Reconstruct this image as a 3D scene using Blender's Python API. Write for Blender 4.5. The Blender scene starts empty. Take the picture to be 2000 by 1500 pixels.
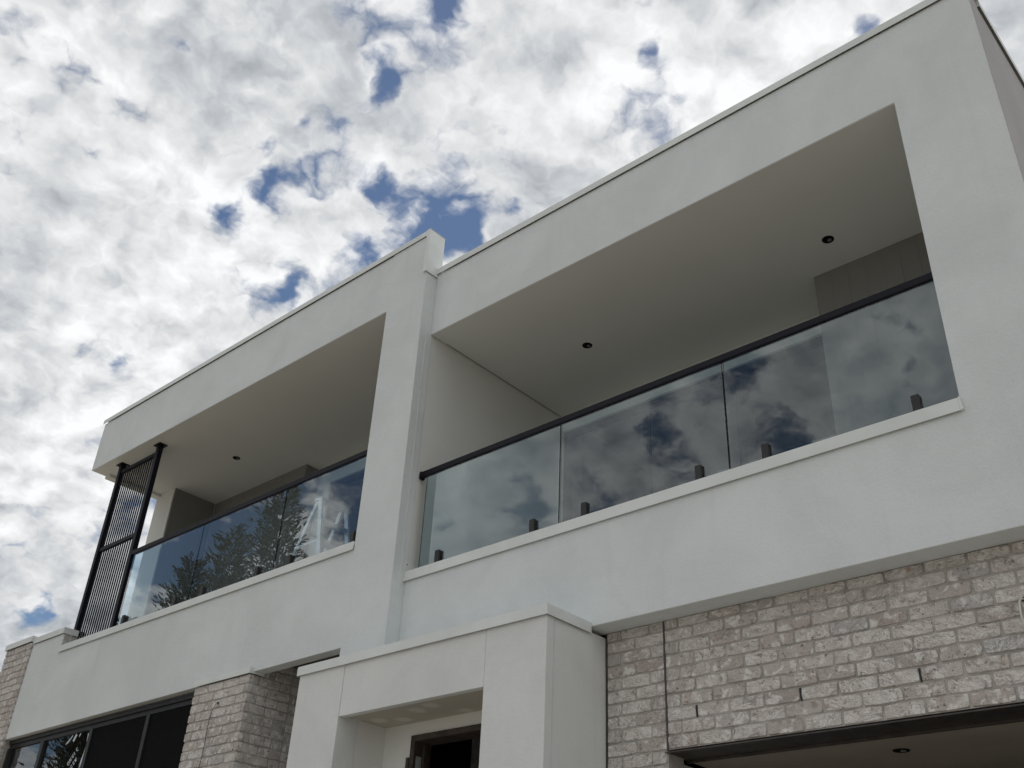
import bpy, bmesh, math, random
from mathutils import Vector, Matrix

# ------------------------------------------------------------------ scene, camera, light
SC = bpy.context.scene
COL = SC.collection
Z0 = 1.6                                   # eye height above the ground where the photographer stands
CAM = Vector((6.2186, -5.4349, Z0))
yaw, pitch, roll = math.radians(-43.1385), math.radians(32.0384), math.radians(3.0246)
fwd = Vector((math.sin(yaw)*math.cos(pitch), math.cos(yaw)*math.cos(pitch), math.sin(pitch)))
rgt = Vector((math.cos(yaw), -math.sin(yaw), 0))
upv = rgt.cross(fwd)
r2 = math.cos(roll)*rgt + math.sin(roll)*upv
u2 = -math.sin(roll)*rgt + math.cos(roll)*upv
cd = bpy.data.cameras.new('camera'); cam = bpy.data.objects.new('camera', cd); COL.objects.link(cam)
cd.sensor_width = 36; cd.lens = 1983.48/2000*36; cd.clip_start = .05; cd.clip_end = 3000
m = Matrix((r2, u2, -fwd)).transposed().to_4x4(); m.translation = CAM
cam.matrix_world = m
SC.camera = cam

SUN = Vector((-0.25, 0.40, 0.88)).normalized()     # direction towards the sun, behind the house
sl = bpy.data.lights.new('sun', 'SUN'); sun = bpy.data.objects.new('sun', sl); COL.objects.link(sun)
sl.energy = 2.2; sl.angle = math.radians(3); sl.color = (1.0, .95, .87)
sun.rotation_euler = SUN.to_track_quat('Z', 'Y').to_euler()
sun.location = (0, 20, 30)

vs = SC.view_settings
vs.view_transform = 'Standard'; vs.look = 'None'; vs.exposure = 0; vs.gamma = 1; vs.use_curve_mapping = False
SC.cycles.use_denoising = True
SC.cycles.max_bounces = 8; SC.cycles.transparent_max_bounces = 16
SC.cycles.sample_clamp_indirect = 6

# blue gaps between the clouds: direction, tightness, strength
GAPS = [(-0.4778, 0.3852, 0.7895, 3608, 1.1), (-0.5397, 0.3751, 0.7537, 7628, 1.0), (-0.5511, 0.3855, 0.74, 6720, 1.0), (-0.5679, 0.3901, 0.7248, 4457, 1.1), (-0.5963, 0.3866, 0.7035, 5937, 1.23), (-0.6188, 0.3515, 0.7026, 15176, 0.9), (-0.6678, 0.3138, 0.675, 4215, 1.34), (-0.6466, 0.338, 0.6838, 9756, 1.12), (-0.6241, 0.395, 0.6741, 2204, 1.23), (-0.651, 0.3833, 0.6552, 2212, 1.23), (-0.6714, 0.3581, 0.6488, 3452, 1.23), (-0.6941, 0.3464, 0.631, 8490, 1.12), (-0.6003, 0.4216, 0.6796, 3097, 1.23), (-0.5914, 0.4479, 0.6706, 4687, 0.9), (-0.5687, 0.485, 0.6643, 2798, 0.78), (-0.5482, 0.5183, 0.6564, 2578, 0.86), (-0.6004, 0.4812, 0.6387, 3002, 0.78), (-0.5725, 0.5128, 0.6398, 4160, 0.78), (-0.6366, 0.4528, 0.6242, 3870, 0.9), (-0.647, 0.2425, 0.7229, 19696, 1.0), (-0.7392, 0.2279, 0.6338, 10660, 0.7), (-0.7329, 0.2043, 0.6489, 10904, 0.5), (-0.2034, 0.5941, 0.7783, 1990, 1.2), (-0.1813, 0.6229, 0.761, 8515, 1.0), (-0.3499, 0.5368, 0.7677, 15390, 0.8), (-0.5102, 0.5461, 0.6645, 7001, 1.1), (-0.6974, 0.4154, 0.584, 5216, 0.8), (-0.7994, 0.3285, 0.5031, 11519, 0.8), (-0.8893, 0.36, 0.2819, 4931, 0.8), (-0.3466, 0.5764, 0.74, 26908, 0.7), (-0.6976, 0.4336, 0.5704, 6385, 0.7)]
# openings in the sky over the street, mirrored in the balcony glass
GAPS_STREET = [(-0.6766, -0.6252, 0.389, 1077, 0.84), (-0.613, -0.6716, 0.4162, 1388, 0.96), (-0.546, -0.7233, 0.4228, 1070, 1.32), (-0.4905, -0.7244, 0.4844, 3374, 1.08), (-0.4802, -0.7589, 0.4398, 2780, 1.08), (-0.3854, -0.7996, 0.4606, 2006, 1.2), (-0.3835, -0.744, 0.5471, 5770, 0.72), (-0.2424, -0.8008, 0.5477, 1218, 1.32), (-0.2792, -0.8148, 0.508, 3057, 0.96), (-0.4309, -0.7892, 0.4375, 2843, 0.96), (-0.8302, -0.437, 0.3463, 1406, 0.99), (-0.8032, -0.4698, 0.3662, 1778, 0.99), (-0.7851, -0.4801, 0.3913, 2373, 0.9), (-0.7444, -0.5147, 0.4254, 1181, 1.82), (-0.7193, -0.5519, 0.4219, 1586, 1.41), (-0.7263, -0.5624, 0.3953, 2301, 1.41), (-0.8484, -0.4242, 0.3166, 3702, 0.7), (-0.8829, -0.429, 0.1909, 1259, 1.2)]


class NT:
    """small helper for node trees"""
    def __init__(s, tree): s.t = tree; s.n = tree.nodes; s.l = tree.links
    def new(s, typ, **kw):
        n = s.n.new(typ)
        for k, v in kw.items(): setattr(n, k, v)
        return n
    def link(s, a, b): s.l.new(a, b)
    def put(s, sock, v):
        if isinstance(v, bpy.types.NodeSocket): s.l.new(v, sock)
        else: sock.default_value = v
    def math(s, op, a, b=None, c=None, clamp=False):
        n = s.new('ShaderNodeMath', operation=op, use_clamp=clamp)
        s.put(n.inputs[0], a)
        if b is not None: s.put(n.inputs[1], b)
        if c is not None: s.put(n.inputs[2], c)
        return n.outputs[0]
    def vmath(s, op, a, b=None, scale=None):
        n = s.new('ShaderNodeVectorMath', operation=op)
        s.put(n.inputs[0], a)
        if b is not None: s.put(n.inputs[1], b)
        if scale is not None: s.put(n.inputs['Scale'], scale)
        return n.outputs['Value'] if op in ('DOT_PRODUCT', 'LENGTH', 'DISTANCE') else n.outputs[0]
    def noise(s, vec, scale, detail=4, rough=.5, dist=0., lac=2., color=False):
        n = s.new('ShaderNodeTexNoise'); s.put(n.inputs['Vector'], vec)
        s.put(n.inputs['Scale'], scale); n.inputs['Detail'].default_value = detail
        n.inputs['Roughness'].default_value = rough; n.inputs['Distortion'].default_value = dist
        n.inputs['Lacunarity'].default_value = lac
        return n.outputs['Color'] if color else n.outputs[0]
    def smooth(s, v, a, b, lo=0., hi=1.):
        n = s.new('ShaderNodeMapRange', interpolation_type='SMOOTHSTEP')
        s.put(n.inputs[0], v); n.inputs[1].default_value = a; n.inputs[2].default_value = b
        n.inputs[3].default_value = lo; n.inputs[4].default_value = hi
        return n.outputs[0]
    def mix(s, f, a, b, blend='MIX'):
        n = s.new('ShaderNodeMix', data_type='RGBA', blend_type=blend, clamp_factor=True)
        s.put(n.inputs['Factor'], f)
        s.put(n.inputs[6], a if isinstance(a, bpy.types.NodeSocket) else (*a, 1) if len(a) == 3 else a)
        s.put(n.inputs[7], b if isinstance(b, bpy.types.NodeSocket) else (*b, 1) if len(b) == 3 else b)
        return n.outputs[2]


W = bpy.data.worlds.new('World'); SC.world = W; W.use_nodes = True
N = NT(W.node_tree); N.n.clear()
out = N.new('ShaderNodeOutputWorld'); bg = N.new('ShaderNodeBackground')
SKY_STRENGTH = .07
bg.inputs['Strength'].default_value = SKY_STRENGTH
N.link(bg.outputs[0], out.inputs[0])
sky = N.new('ShaderNodeTexSky', sky_type='NISHITA')
sky.sun_disc = False; sky.sun_elevation = math.asin(SUN.z); sky.sun_rotation = math.atan2(SUN.x, SUN.y)
sky.air_density = 1.0; sky.dust_density = .1; sky.ozone_density = 2.0; sky.altitude = 200
W.cycles.sampling_method = 'NONE'
tc = N.new('ShaderNodeTexCoord'); d = N.vmath('NORMALIZE', tc.outputs['Generated'])
sep = N.new('ShaderNodeSeparateXYZ'); N.link(d, sep.inputs[0])
zz = N.math('ADD', N.math('MAXIMUM', sep.outputs[2], 0.0), 0.42)
flat = N.new('ShaderNodeCombineXYZ')
N.link(N.math('DIVIDE', sep.outputs[0], zz), flat.inputs[0]); N.link(N.math('DIVIDE', sep.outputs[1], zz), flat.inputs[1])
P = flat.outputs[0]                                       # a point on the cloud layer overhead
sp = (Vector((SUN.x, SUN.y, 0))/(SUN.z+.16)).normalized()


def noise2(vec, scale, detail, rough=.5, color=False, typ='FBM'):
    n = N.new('ShaderNodeTexNoise', noise_dimensions='2D', noise_type=typ)
    N.put(n.inputs['Vector'], vec); n.inputs['Scale'].default_value = scale; n.inputs['Detail'].default_value = detail
    n.inputs['Roughness'].default_value = rough
    return n.outputs['Color'] if color else n.outputs[0]


warp = N.vmath('SUBTRACT', noise2(P, 13.0, 4, .62, color=True), (.5, .5, .5))
Pw = N.vmath('ADD', P, N.vmath('SCALE', warp, scale=.038))
dw = N.vmath('ADD', d, N.vmath('SCALE', warp, scale=.045))


def openings(lst, top):
    tot = None
    for x, y, z, k, s in lst:
        q = N.vmath('SUBTRACT', dw, (x, y, z))
        g = N.math('MULTIPLY', N.math('EXPONENT', N.math('MULTIPLY', N.vmath('DOT_PRODUCT', q, q), -k*.55)), s)
        tot = g if tot is None else N.math('ADD', tot, g)
    return N.math('MINIMUM', tot, top)


gap = N.math('ADD', openings(GAPS, 1.25), openings(GAPS_STREET, 1.75))


SEED = 8.0


def puff(vec, sc, det):
    """rounded heads with creases between them"""
    return N.math('ABSOLUTE', N.math('MULTIPLY_ADD', noise2(vec, sc, det, .5), 2.0, -1.0))


def layer(vec, det):
    vec = N.vmath('ADD', vec, (SEED*1.37, SEED*.73, 0))
    a = N.math('MULTIPLY', noise2(vec, 5.0, det, .62), 1.0)
    return N.math('ADD', a, N.math('ADD', N.math('MULTIPLY', puff(vec, 7.5, 2), .36), N.math('MULTIPLY', puff(N.vmath('ADD', vec, (5, 1, 0)), 19.0, 3), .26)))


fine = layer(Pw, 8)
low1 = layer(N.vmath('ADD', Pw, tuple(sp*.026)), 7)
big = noise2(N.vmath('ADD', P, (3.1, 8.7, 0)), 2.6, 3, .5)
fld = N.math('SUBTRACT', fine, N.math('MULTIPLY', gap, .22))
alpha = N.smooth(fld, .275, .495)
thick = N.smooth(N.math('ADD', N.math('MULTIPLY', fine, .35), N.math('MULTIPLY', big, .65)), .42, .62)
relief = N.math('MULTIPLY', N.math('SUBTRACT', fine, low1), 1.25)
rim = N.smooth(fld, .36, .62, .25, 1.)                     # thin bright margins, greyer cores
lowd = N.smooth(sep.outputs[2], .10, .60, .86, 1.0)        # the layer seen edge-on far off is greyer
bri = N.math('ADD', N.math('SUBTRACT', .865, N.math('MULTIPLY', N.math('MULTIPLY', thick, rim), .24)), relief)
bri = N.math('MULTIPLY', bri, lowd)
bri = N.math('MAXIMUM', N.math('MINIMUM', bri, 1.0), .26)
tint = N.mix(N.smooth(bri, .40, .85), (.92, .98, 1.05), (.985, .997, 1.005))
ccol = N.vmath('SCALE', tint, scale=N.math('DIVIDE', bri, SKY_STRENGTH))
N.link(N.mix(alpha, sky.outputs[0], ccol), bg.inputs['Color'])

# ------------------------------------------------------------------ materials
M = {}


def mat(name):
    mt = bpy.data.materials.new(name); mt.use_nodes = True
    n = NT(mt.node_tree); b = n.n['Principled BSDF']; M[name] = mt
    return mt, n, b


def simple(name, col, rough=.6, metal=0., spec=.5, noise_amt=.12, nscale=14, bump=0., bscale=200):
    mt, n, b = mat(name)
    tcn = n.new('ShaderNodeTexCoord')
    nz = n.noise(tcn.outputs['Object'], nscale, 5, .55)
    lo = tuple(c*(1-noise_amt) for c in col); hi = tuple(min(1, c*(1+noise_amt)) for c in col)
    n.link(n.mix(n.smooth(nz, .3, .7), lo, hi), b.inputs['Base Color'])
    b.inputs['Roughness'].default_value = rough; b.inputs['Metallic'].default_value = metal
    b.inputs['Specular IOR Level'].default_value = spec
    if bump:
        bp = n.new('ShaderNodeBump'); bp.inputs['Strength'].default_value = bump; bp.inputs['Distance'].default_value = .002
        n.link(n.noise(tcn.outputs['Object'], bscale, 3, .6), bp.inputs['Height']); n.link(bp.outputs[0], b.inputs['Normal'])
    return mt


def render_mat(name, col, bump=.6):
    """trowelled acrylic render: fine sand grain, faint clouding and trowel marks"""
    mt, n, b = mat(name)
    g = n.new('ShaderNodeNewGeometry'); pos = g.outputs['Position']
    cloudy = n.noise(pos, 1.3, 5, .6, .5)
    speck = n.noise(pos, 62, 4, .75)
    c = n.mix(n.smooth(cloudy, .3, .72), tuple(x*.93 for x in col), tuple(min(1, x*1.04) for x in col))
    c = n.mix(n.math('MULTIPLY', n.smooth(speck, .50, .72), .17), c, tuple(x*.62 for x in col))
    # faint rain streaks
    st = n.vmath('MULTIPLY', pos, (9, 9, .5))
    c = n.mix(n.math('MULTIPLY', n.smooth(n.noise(st, 1.0, 4, .6), .54, .78), .12), c, tuple(x*.6 for x in col))
    n.link(c, b.inputs['Base Color']); b.inputs['Roughness'].default_value = .85
    b.inputs['Specular IOR Level'].default_value = .25
    h = n.math('ADD', n.math('MULTIPLY', n.noise(pos, 120, 3, .65), .9), n.math('MULTIPLY', n.noise(pos, 45, 4, .65), 1.3))
    h = n.math('ADD', h, n.math('MULTIPLY', n.noise(pos, 3.2, 2, .5), 1.6))
    bp = n.new('ShaderNodeBump'); bp.inputs['Strength'].default_value = bump; bp.inputs['Distance'].default_value = .004
    n.link(h, bp.inputs['Height']); n.link(bp.outputs[0], b.inputs['Normal'])
    return mt


render_mat('render', (.668, .702, .706))
render_mat('render_warm', (.675, .69, .68))
render_mat('mauve_grey_render', (.44, .43, .445))  # darker and more mauve than the front render
simple('plaster', (.675, .682, .655), .9, noise_amt=.02, nscale=1.2, bump=.05)
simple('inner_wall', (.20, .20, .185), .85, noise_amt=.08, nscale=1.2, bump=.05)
simple('capping', (.66, .69, .675), .42, noise_amt=.05, nscale=3, bump=.03, bscale=25)
simple('dark_metal', (.007, .0075, .013), .5, noise_amt=.15, spec=.16)
simple('clamp', (.030, .029, .030), .45, noise_amt=.15, spec=.3)
simple('black', (.012, .012, .013), .5, noise_amt=.2)
simple('window_frame', (.018, .019, .021), .42, spec=.35, noise_amt=.2, nscale=8)
simple('steel_lintel', (.055, .048, .046), .5, metal=.3, noise_amt=.25, nscale=9)
simple('aluminium', (.62, .64, .66), .38, metal=.55, noise_amt=.12, nscale=20)
simple('timber', (.042, .032, .026), .7, noise_amt=.35, nscale=10, bump=.2, bscale=60)
simple('ladder_tread', (.45, .47, .50), .45, metal=.4)
simple('glass_edge', (.030, .050, .047), .12, noise_amt=.2)
simple('lamp_grey', (.16, .16, .155), .5)
simple('sticker', (.62, .68, .72), .6, noise_amt=.06)
simple('cable_white', (.62, .61, .57), .5)
simple('cable_dark', (.06, .05, .05), .5)
simple('shaded_board', (.26, .235, .195), .9, noise_amt=.06, nscale=2)  # board colour darkened to stand for the shade inside the garage
simple('deck', (.30, .29, .27), .8)
simple('roofing', (.42, .42, .42), .6)
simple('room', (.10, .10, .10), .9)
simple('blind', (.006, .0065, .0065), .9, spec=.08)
simple('soil', (.26, .225, .175), .95, noise_amt=.25, nscale=.8, bump=.6, bscale=9)
simple('concrete', (.51, .475, .425), .85, noise_amt=.12, nscale=1.5, bump=.2)
simple('asphalt', (.052, .052, .054), .9, noise_amt=.25, nscale=4, bump=.4)
simple('bark', (.09, .065, .045), .9, noise_amt=.4, nscale=6, bump=.6, bscale=18)


def patched():
    mt, n, b = mat('patched_board')
    g = n.new('ShaderNodeNewGeometry')
    v = n.new('ShaderNodeTexVoronoi'); v.inputs['Scale'].default_value = 4.6; n.link(n.vmath('ADD', g.outputs['Position'], n.vmath('SCALE', n.noise(g.outputs['Position'], 6, 2, color=True), scale=.08)), v.inputs['Vector'])
    n.link(n.mix(n.smooth(v.outputs['Distance'], .22, .42), (.56, .53, .47), (.44, .41, .35)), b.inputs['Base Color']); b.inputs['Roughness'].default_value = .9
patched()


def leaf_mat():
    mt, n, b = mat('leaf')
    g = n.new('ShaderNodeNewGeometry')
    c = n.mix(n.smooth(n.noise(g.outputs['Position'], 1.1, 4, .6), .3, .7), (.024, .033, .018), (.058, .066, .032))
    c = n.mix(n.math('MULTIPLY', g.outputs['Random Per Island'], .4), c, (.13, .095, .045))
    n.link(c, b.inputs['Base Color']); b.inputs['Roughness'].default_value = .7
leaf_mat()


def glass_mat(name, tint, boost, dirt=.03):
    """a flat pane: clear body tint plus mirror reflection by angle; smears catch a little light"""
    mt = bpy.data.materials.new(name); mt.use_nodes = True; M[name] = mt
    n = NT(mt.node_tree); n.n.clear()
    o = n.new('ShaderNodeOutputMaterial')
    tr = n.new('ShaderNodeBsdfTransparent'); tr.inputs[0].default_value = (*tint, 1)
    gl = n.new('ShaderNodeBsdfGlossy'); gl.inputs['Roughness'].default_value = 0.0; gl.inputs['Color'].default_value = (.93, .97, .98, 1)
    fr = n.new('ShaderNodeFresnel'); fr.inputs[0].default_value = 1.5
    g = n.new('ShaderNodeNewGeometry')
    tcn = n.new('ShaderNodeTexCoord')
    bp = n.new('ShaderNodeBump'); bp.inputs['Strength'].default_value = .012; bp.inputs['Distance'].default_value = .01
    n.link(n.noise(tcn.outputs['Object'], 1.6, 1, .5), bp.inputs['Height']); n.link(bp.outputs[0], gl.inputs['Normal'])
    fac = n.math('MULTIPLY', n.math('MULTIPLY', fr.outputs[0], boost), n.math('SUBTRACT', 1.0, g.outputs['Backfacing']), clamp=True)
    mx = n.new('ShaderNodeMixShader'); n.link(fac, mx.inputs[0]); n.link(tr.outputs[0], mx.inputs[1]); n.link(gl.outputs[0], mx.inputs[2])
    df = n.new('ShaderNodeBsdfDiffuse'); df.inputs[0].default_value = (.6, .65, .66, 1)
    sm = n.smooth(n.noise(n.vmath('MULTIPLY', tcn.outputs['Object'], (5, 5, 1.2)), 2.0, 6, .65, .4), .52, .80)
    run = n.smooth(n.noise(n.vmath('MULTIPLY', tcn.outputs['Object'], (26, 26, 1.1)), 1.0, 3, .6, .3), .62, .80)
    sm = n.math('MAXIMUM', sm, n.math('MULTIPLY', run, 1.3))
    m2 = n.new('ShaderNodeMixShader')
    n.link(n.math('MULTIPLY', n.math('ADD', n.math('MULTIPLY', sm, dirt), dirt*.25), n.math('SUBTRACT', 1.0, g.outputs['Backfacing'])), m2.inputs[0])
    n.link(mx.outputs[0], m2.inputs[1]); n.link(df.outputs[0], m2.inputs[2])
    n.link(m2.outputs[0], o.inputs[0])
glass_mat('balustrade_glass', (.80, .89, .92), 2.8, .055)
glass_mat('window_glass', (.55, .60, .64), 1.9, .02)


def brick_mat():
    mt, n, b = mat('brick')
    tcn = n.new('ShaderNodeTexCoord'); oi = n.new('ShaderNodeObjectInfo')
    rnd = oi.outputs['Random']
    off = n.new('ShaderNodeCombineXYZ')
    n.link(n.math('MULTIPLY', rnd, 37.0), off.inputs[0]); n.link(n.math('MULTIPLY', rnd, 91.0), off.inputs[1]); n.link(n.math('MULTIPLY', rnd, 63.0), off.inputs[2])
    p = n.vmath('ADD', tcn.outputs['Object'], off.outputs[0])
    r1 = n.math('FRACT', n.math('MULTIPLY', rnd, 17.31)); r2_ = n.math('FRACT', n.math('MULTIPLY', rnd, 51.77)); r3 = n.math('FRACT', n.math('MULTIPLY', rnd, 133.9))
    base = n.mix(r1, (.43, .388, .355), (.77, .728, .682))
    base = n.mix(n.math('MULTIPLY', n.smooth(r2_, .70, .95), .42), base, (.42, .35, .325))       # mauve-pink bricks
    base = n.mix(n.math('MULTIPLY', n.smooth(r3, .86, .97), .45), base, (.40, .41, .42))      # a few bluish grey ones
    blot = n.noise(p, 13, 5, .62, .6)
    base = n.mix(n.math('MULTIPLY', n.smooth(blot, .50, .62), .8), base, (.80, .78, .745))     # lime-white bloom
    blot2 = n.noise(n.vmath('ADD', p, (5, 3, 1)), 17, 5, .65, .8)
    base = n.mix(n.math('MULTIPLY', n.smooth(blot2, .54, .66), .72), base, (.29, .25, .23))
    red = n.noise(n.vmath('ADD', p, (1, 9, 4)), 10, 3, .5)
    base = n.mix(n.math('MULTIPLY', n.smooth(red, .64, .76), n.math('MULTIPLY', n.smooth(r2_, .3, .9), .8)), base, (.43, .27, .21))
    pit = n.noise(n.vmath('ADD', p, (2, 2, 8)), 44, 3, .6)
    base = n.mix(n.math('MULTIPLY', n.smooth(pit, .66, .76), .75), base, (.12, .10, .09))
    n.link(base, b.inputs['Base Color']); b.inputs['Roughness'].default_value = .92; b.inputs['Specular IOR Level'].default_value = .2
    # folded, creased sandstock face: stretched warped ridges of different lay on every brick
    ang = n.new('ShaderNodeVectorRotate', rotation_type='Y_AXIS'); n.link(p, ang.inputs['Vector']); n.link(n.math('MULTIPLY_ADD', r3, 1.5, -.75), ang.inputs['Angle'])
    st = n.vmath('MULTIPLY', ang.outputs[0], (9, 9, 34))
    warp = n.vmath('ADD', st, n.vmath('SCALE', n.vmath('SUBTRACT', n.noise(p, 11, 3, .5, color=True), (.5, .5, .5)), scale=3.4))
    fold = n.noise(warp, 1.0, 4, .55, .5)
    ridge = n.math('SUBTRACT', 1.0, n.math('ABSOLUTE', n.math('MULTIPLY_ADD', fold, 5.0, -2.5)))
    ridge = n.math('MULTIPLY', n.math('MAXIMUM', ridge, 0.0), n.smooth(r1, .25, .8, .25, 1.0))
    # pale highlights painted into the colour along the raised folds
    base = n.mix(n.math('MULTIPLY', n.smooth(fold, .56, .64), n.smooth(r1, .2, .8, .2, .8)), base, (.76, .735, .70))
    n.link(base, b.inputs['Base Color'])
    h = n.math('ADD', n.math('MULTIPLY', ridge, -.75), n.math('MULTIPLY', n.noise(p, 55, 4, .65), .9))
    h = n.math('ADD', h, n.math('MULTIPLY', n.noise(p, 14, 3, .5), 1.1))
    h = n.math('SUBTRACT', h, n.math('MULTIPLY', n.smooth(pit, .64, .75), 1.0))
    bp = n.new('ShaderNodeBump'); bp.inputs['Strength'].default_value = 1.0; bp.inputs['Distance'].default_value = .014
    n.link(h, bp.inputs['Height']); n.link(bp.outputs[0], b.inputs['Normal'])
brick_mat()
simple('mortar', (.37, .35, .325), .95, noise_amt=.22, nscale=12, bump=.8, bscale=120)

# ------------------------------------------------------------------ mesh helpers


def new_bm(): return bmesh.new()


def box(bm, x0, x1, y0, y1, z0, z1):
    v = [bm.verts.new(c) for c in ((x0, y0, z0), (x1, y0, z0), (x1, y1, z0), (x0, y1, z0), (x0, y0, z1), (x1, y0, z1), (x1, y1, z1), (x0, y1, z1))]
    for f in ((0, 3, 2, 1), (4, 5, 6, 7), (0, 1, 5, 4), (1, 2, 6, 5), (2, 3, 7, 6), (3, 0, 4, 7)):
        bm.faces.new([v[i] for i in f])
    return bm


def prism(bm, poly, a, b, axis):
    """2D polygon swept along an axis ('X': poly is (y,z); 'Y': poly is (x,z); 'Z': poly is (x,y))"""
    def P3(p, t): return (t, p[0], p[1]) if axis == 'X' else (p[0], t, p[1]) if axis == 'Y' else (p[0], p[1], t)
    A = [bm.verts.new(P3(p, a)) for p in poly]; B = [bm.verts.new(P3(p, b)) for p in poly]
    bm.faces.new(A); bm.faces.new(B[::-1])
    for i in range(len(poly)):
        j = (i+1) % len(poly); bm.faces.new((A[j], A[i], B[i], B[j]))
    return bm


def tube(bm, pts, r, seg=8):
    rings = []
    pts = [Vector(p) for p in pts]
    for i, p in enumerate(pts):
        t = (pts[min(i+1, len(pts)-1)]-pts[max(i-1, 0)]).normalized()
        a = t.orthogonal().normalized() if abs(t.z) < .9 else Vector((1, 0, 0))
        a = (a-t*a.dot(t)).normalized(); b = t.cross(a)
        rr = r[i] if isinstance(r, (list, tuple)) else r
        rings.append([bm.verts.new(p+(a*math.cos(k*2*math.pi/seg)+b*math.sin(k*2*math.pi/seg))*rr) for k in range(seg)])
    for A, B in zip(rings, rings[1:]):
        for k in range(seg):
            bm.faces.new((A[k], A[(k+1) % seg], B[(k+1) % seg], B[k]))
    bm.faces.new(rings[0][::-1]); bm.faces.new(rings[-1])
    return bm


def beam(bm, p0, p1, w, h, up=(0, 0, 1)):
    """a rectangular bar between two points"""
    p0, p1 = Vector(p0), Vector(p1); t = (p1-p0).normalized(); s = t.cross(Vector(up)).normalized(); u = s.cross(t)
    q = [(-1, -1), (1, -1), (1, 1), (-1, 1)]
    A = [bm.verts.new(p0+s*a*w/2+u*b*h/2) for a, b in q]; B = [bm.verts.new(p1+s*a*w/2+u*b*h/2) for a, b in q]
    bm.faces.new(A[::-1]); bm.faces.new(B)
    for i in range(4): bm.faces.new((A[i], A[(i+1) % 4], B[(i+1) % 4], B[i]))
    return bm


def world_loc(o):
    v = Vector()
    while o: v += o.location; o = o.parent
    return v


def mesh_of(name, bm, mats, bevel=0., offset=None):
    bmesh.ops.recalc_face_normals(bm, faces=bm.faces[:])
    if bevel:
        es = [e for e in bm.edges if len(e.link_faces) == 2 and e.calc_face_angle(0) > .5]
        bmesh.ops.bevel(bm, geom=es, offset=bevel, segments=2, affect='EDGES', profile=.6)
    if offset: bmesh.ops.translate(bm, verts=bm.verts[:], vec=offset)
    me = bpy.data.meshes.new(name); bm.to_mesh(me); bm.free()
    for mm in (mats if isinstance(mats, (list, tuple)) else [mats]): me.materials.append(M[mm])
    return me


def obj(name, bm, mats, parent=None, bevel=0., smooth=False):
    """mesh given in eye-height-relative coordinates (z=0 is the camera height)"""
    off = Vector((0, 0, Z0)) - world_loc(parent) if parent else Vector((0, 0, Z0))
    me = mesh_of(name, bm, mats, bevel, off)
    if smooth:
        for f in me.polygons: f.use_smooth = True
    o = bpy.data.objects.new(name, me); COL.objects.link(o)
    if parent: o.parent = parent
    return o


def inst(name, me, loc, parent, rz=0, scale=(1, 1, 1), rx=0):
    o = bpy.data.objects.new(name, me); COL.objects.link(o); o.parent = parent
    o.location = Vector(loc)+Vector((0, 0, Z0))-world_loc(parent)
    o.rotation_euler = (rx, 0, rz); o.scale = scale
    return o


def thing(name, label, cat, loc, group=None):
    o = bpy.data.objects.new(name, None); COL.objects.link(o); o.location = Vector(loc)+Vector((0, 0, Z0))
    o['label'] = label; o['category'] = cat
    if group: o['group'] = group
    o.empty_display_size = .2
    return o


# ------------------------------------------------------------------ measured levels (relative to eye height)
XC, XO = 5.353, 4.708            # right corner, right edge of the opening
ZS, ZCR, ZCRT = 5.664, 6.398, 6.462
ZSP = 2.339                      # underside of right spandrel
ZSB, ZST = 3.105, 3.190          # right sill
YL = -.144                       # front plane of the left half
XPL = -.5565                     # left edge of the pillar
XLL = -6.532
ZSL, ZCL, ZCLT = 6.114, 6.843, 6.905
ZSPL = 2.60
ZSBL, ZSTL = 3.486, 3.564
YP, XPR, XPLL = -.459, 1.986, -.631
ZPC, ZPCT = 2.2964, 2.362
YB = .1815
ZLIN = 1.490
GRD = -.75

# ------------------------------------------------------------------ setting
g = obj('ground', prism(new_bm(), [(-400, -1.62), (-7.5, -1.62), (-5.0, -1.55), (-1.2, -.80), (400, -.75), (400, -3), (-400, -3)], -400, 400, 'X'), 'soil')
g['kind'] = 'structure'
dv = obj('bounce_driveway', prism(new_bm(), [(-7.6, -1.61), (-5.0, -1.54), (-1.1, -.78), (.1, -.745), (.1, -.9), (-7.6, -1.75)], -.9, 6.6, 'X'), 'concrete')  # unseen; added wide and pale to bounce warm light onto the walls
dv['kind'] = 'structure'
fp = obj('footpath', box(new_bm(), -60, 60, -9.2, -7.7, -1.7, -1.60), 'concrete'); fp['kind'] = 'structure'
rd = obj('road', box(new_bm(), -400, 400, -17.5, -11.0, -1.75, -1.612), 'asphalt'); rd['kind'] = 'structure'
kb = obj('kerb', box(new_bm(), -400, 400, -10.99, -10.75, -1.75, -1.50), 'concrete', bevel=.02); kb['kind'] = 'structure'

# ------------------------------------------------------------------ house
H = thing('house', 'new two-storey house of white render and pale brick with two balconies', 'house', (-.9, 4.0, GRD))
R = random.Random(5)

# right-hand front frame: fascia, end column and spandrel in one skin
w = obj('front_wall', prism(new_bm(), [(0.0, ZCR), (XC, ZCR), (XC, ZSP), (0.0, ZSP), (0.0, ZST-.01), (XO, ZST-.01), (XO, ZS), (0.0, ZS)], 0, .2, 'Y'), 'render', H, bevel=.005)
w['label'] = 'white rendered frame round the right balcony'
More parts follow.
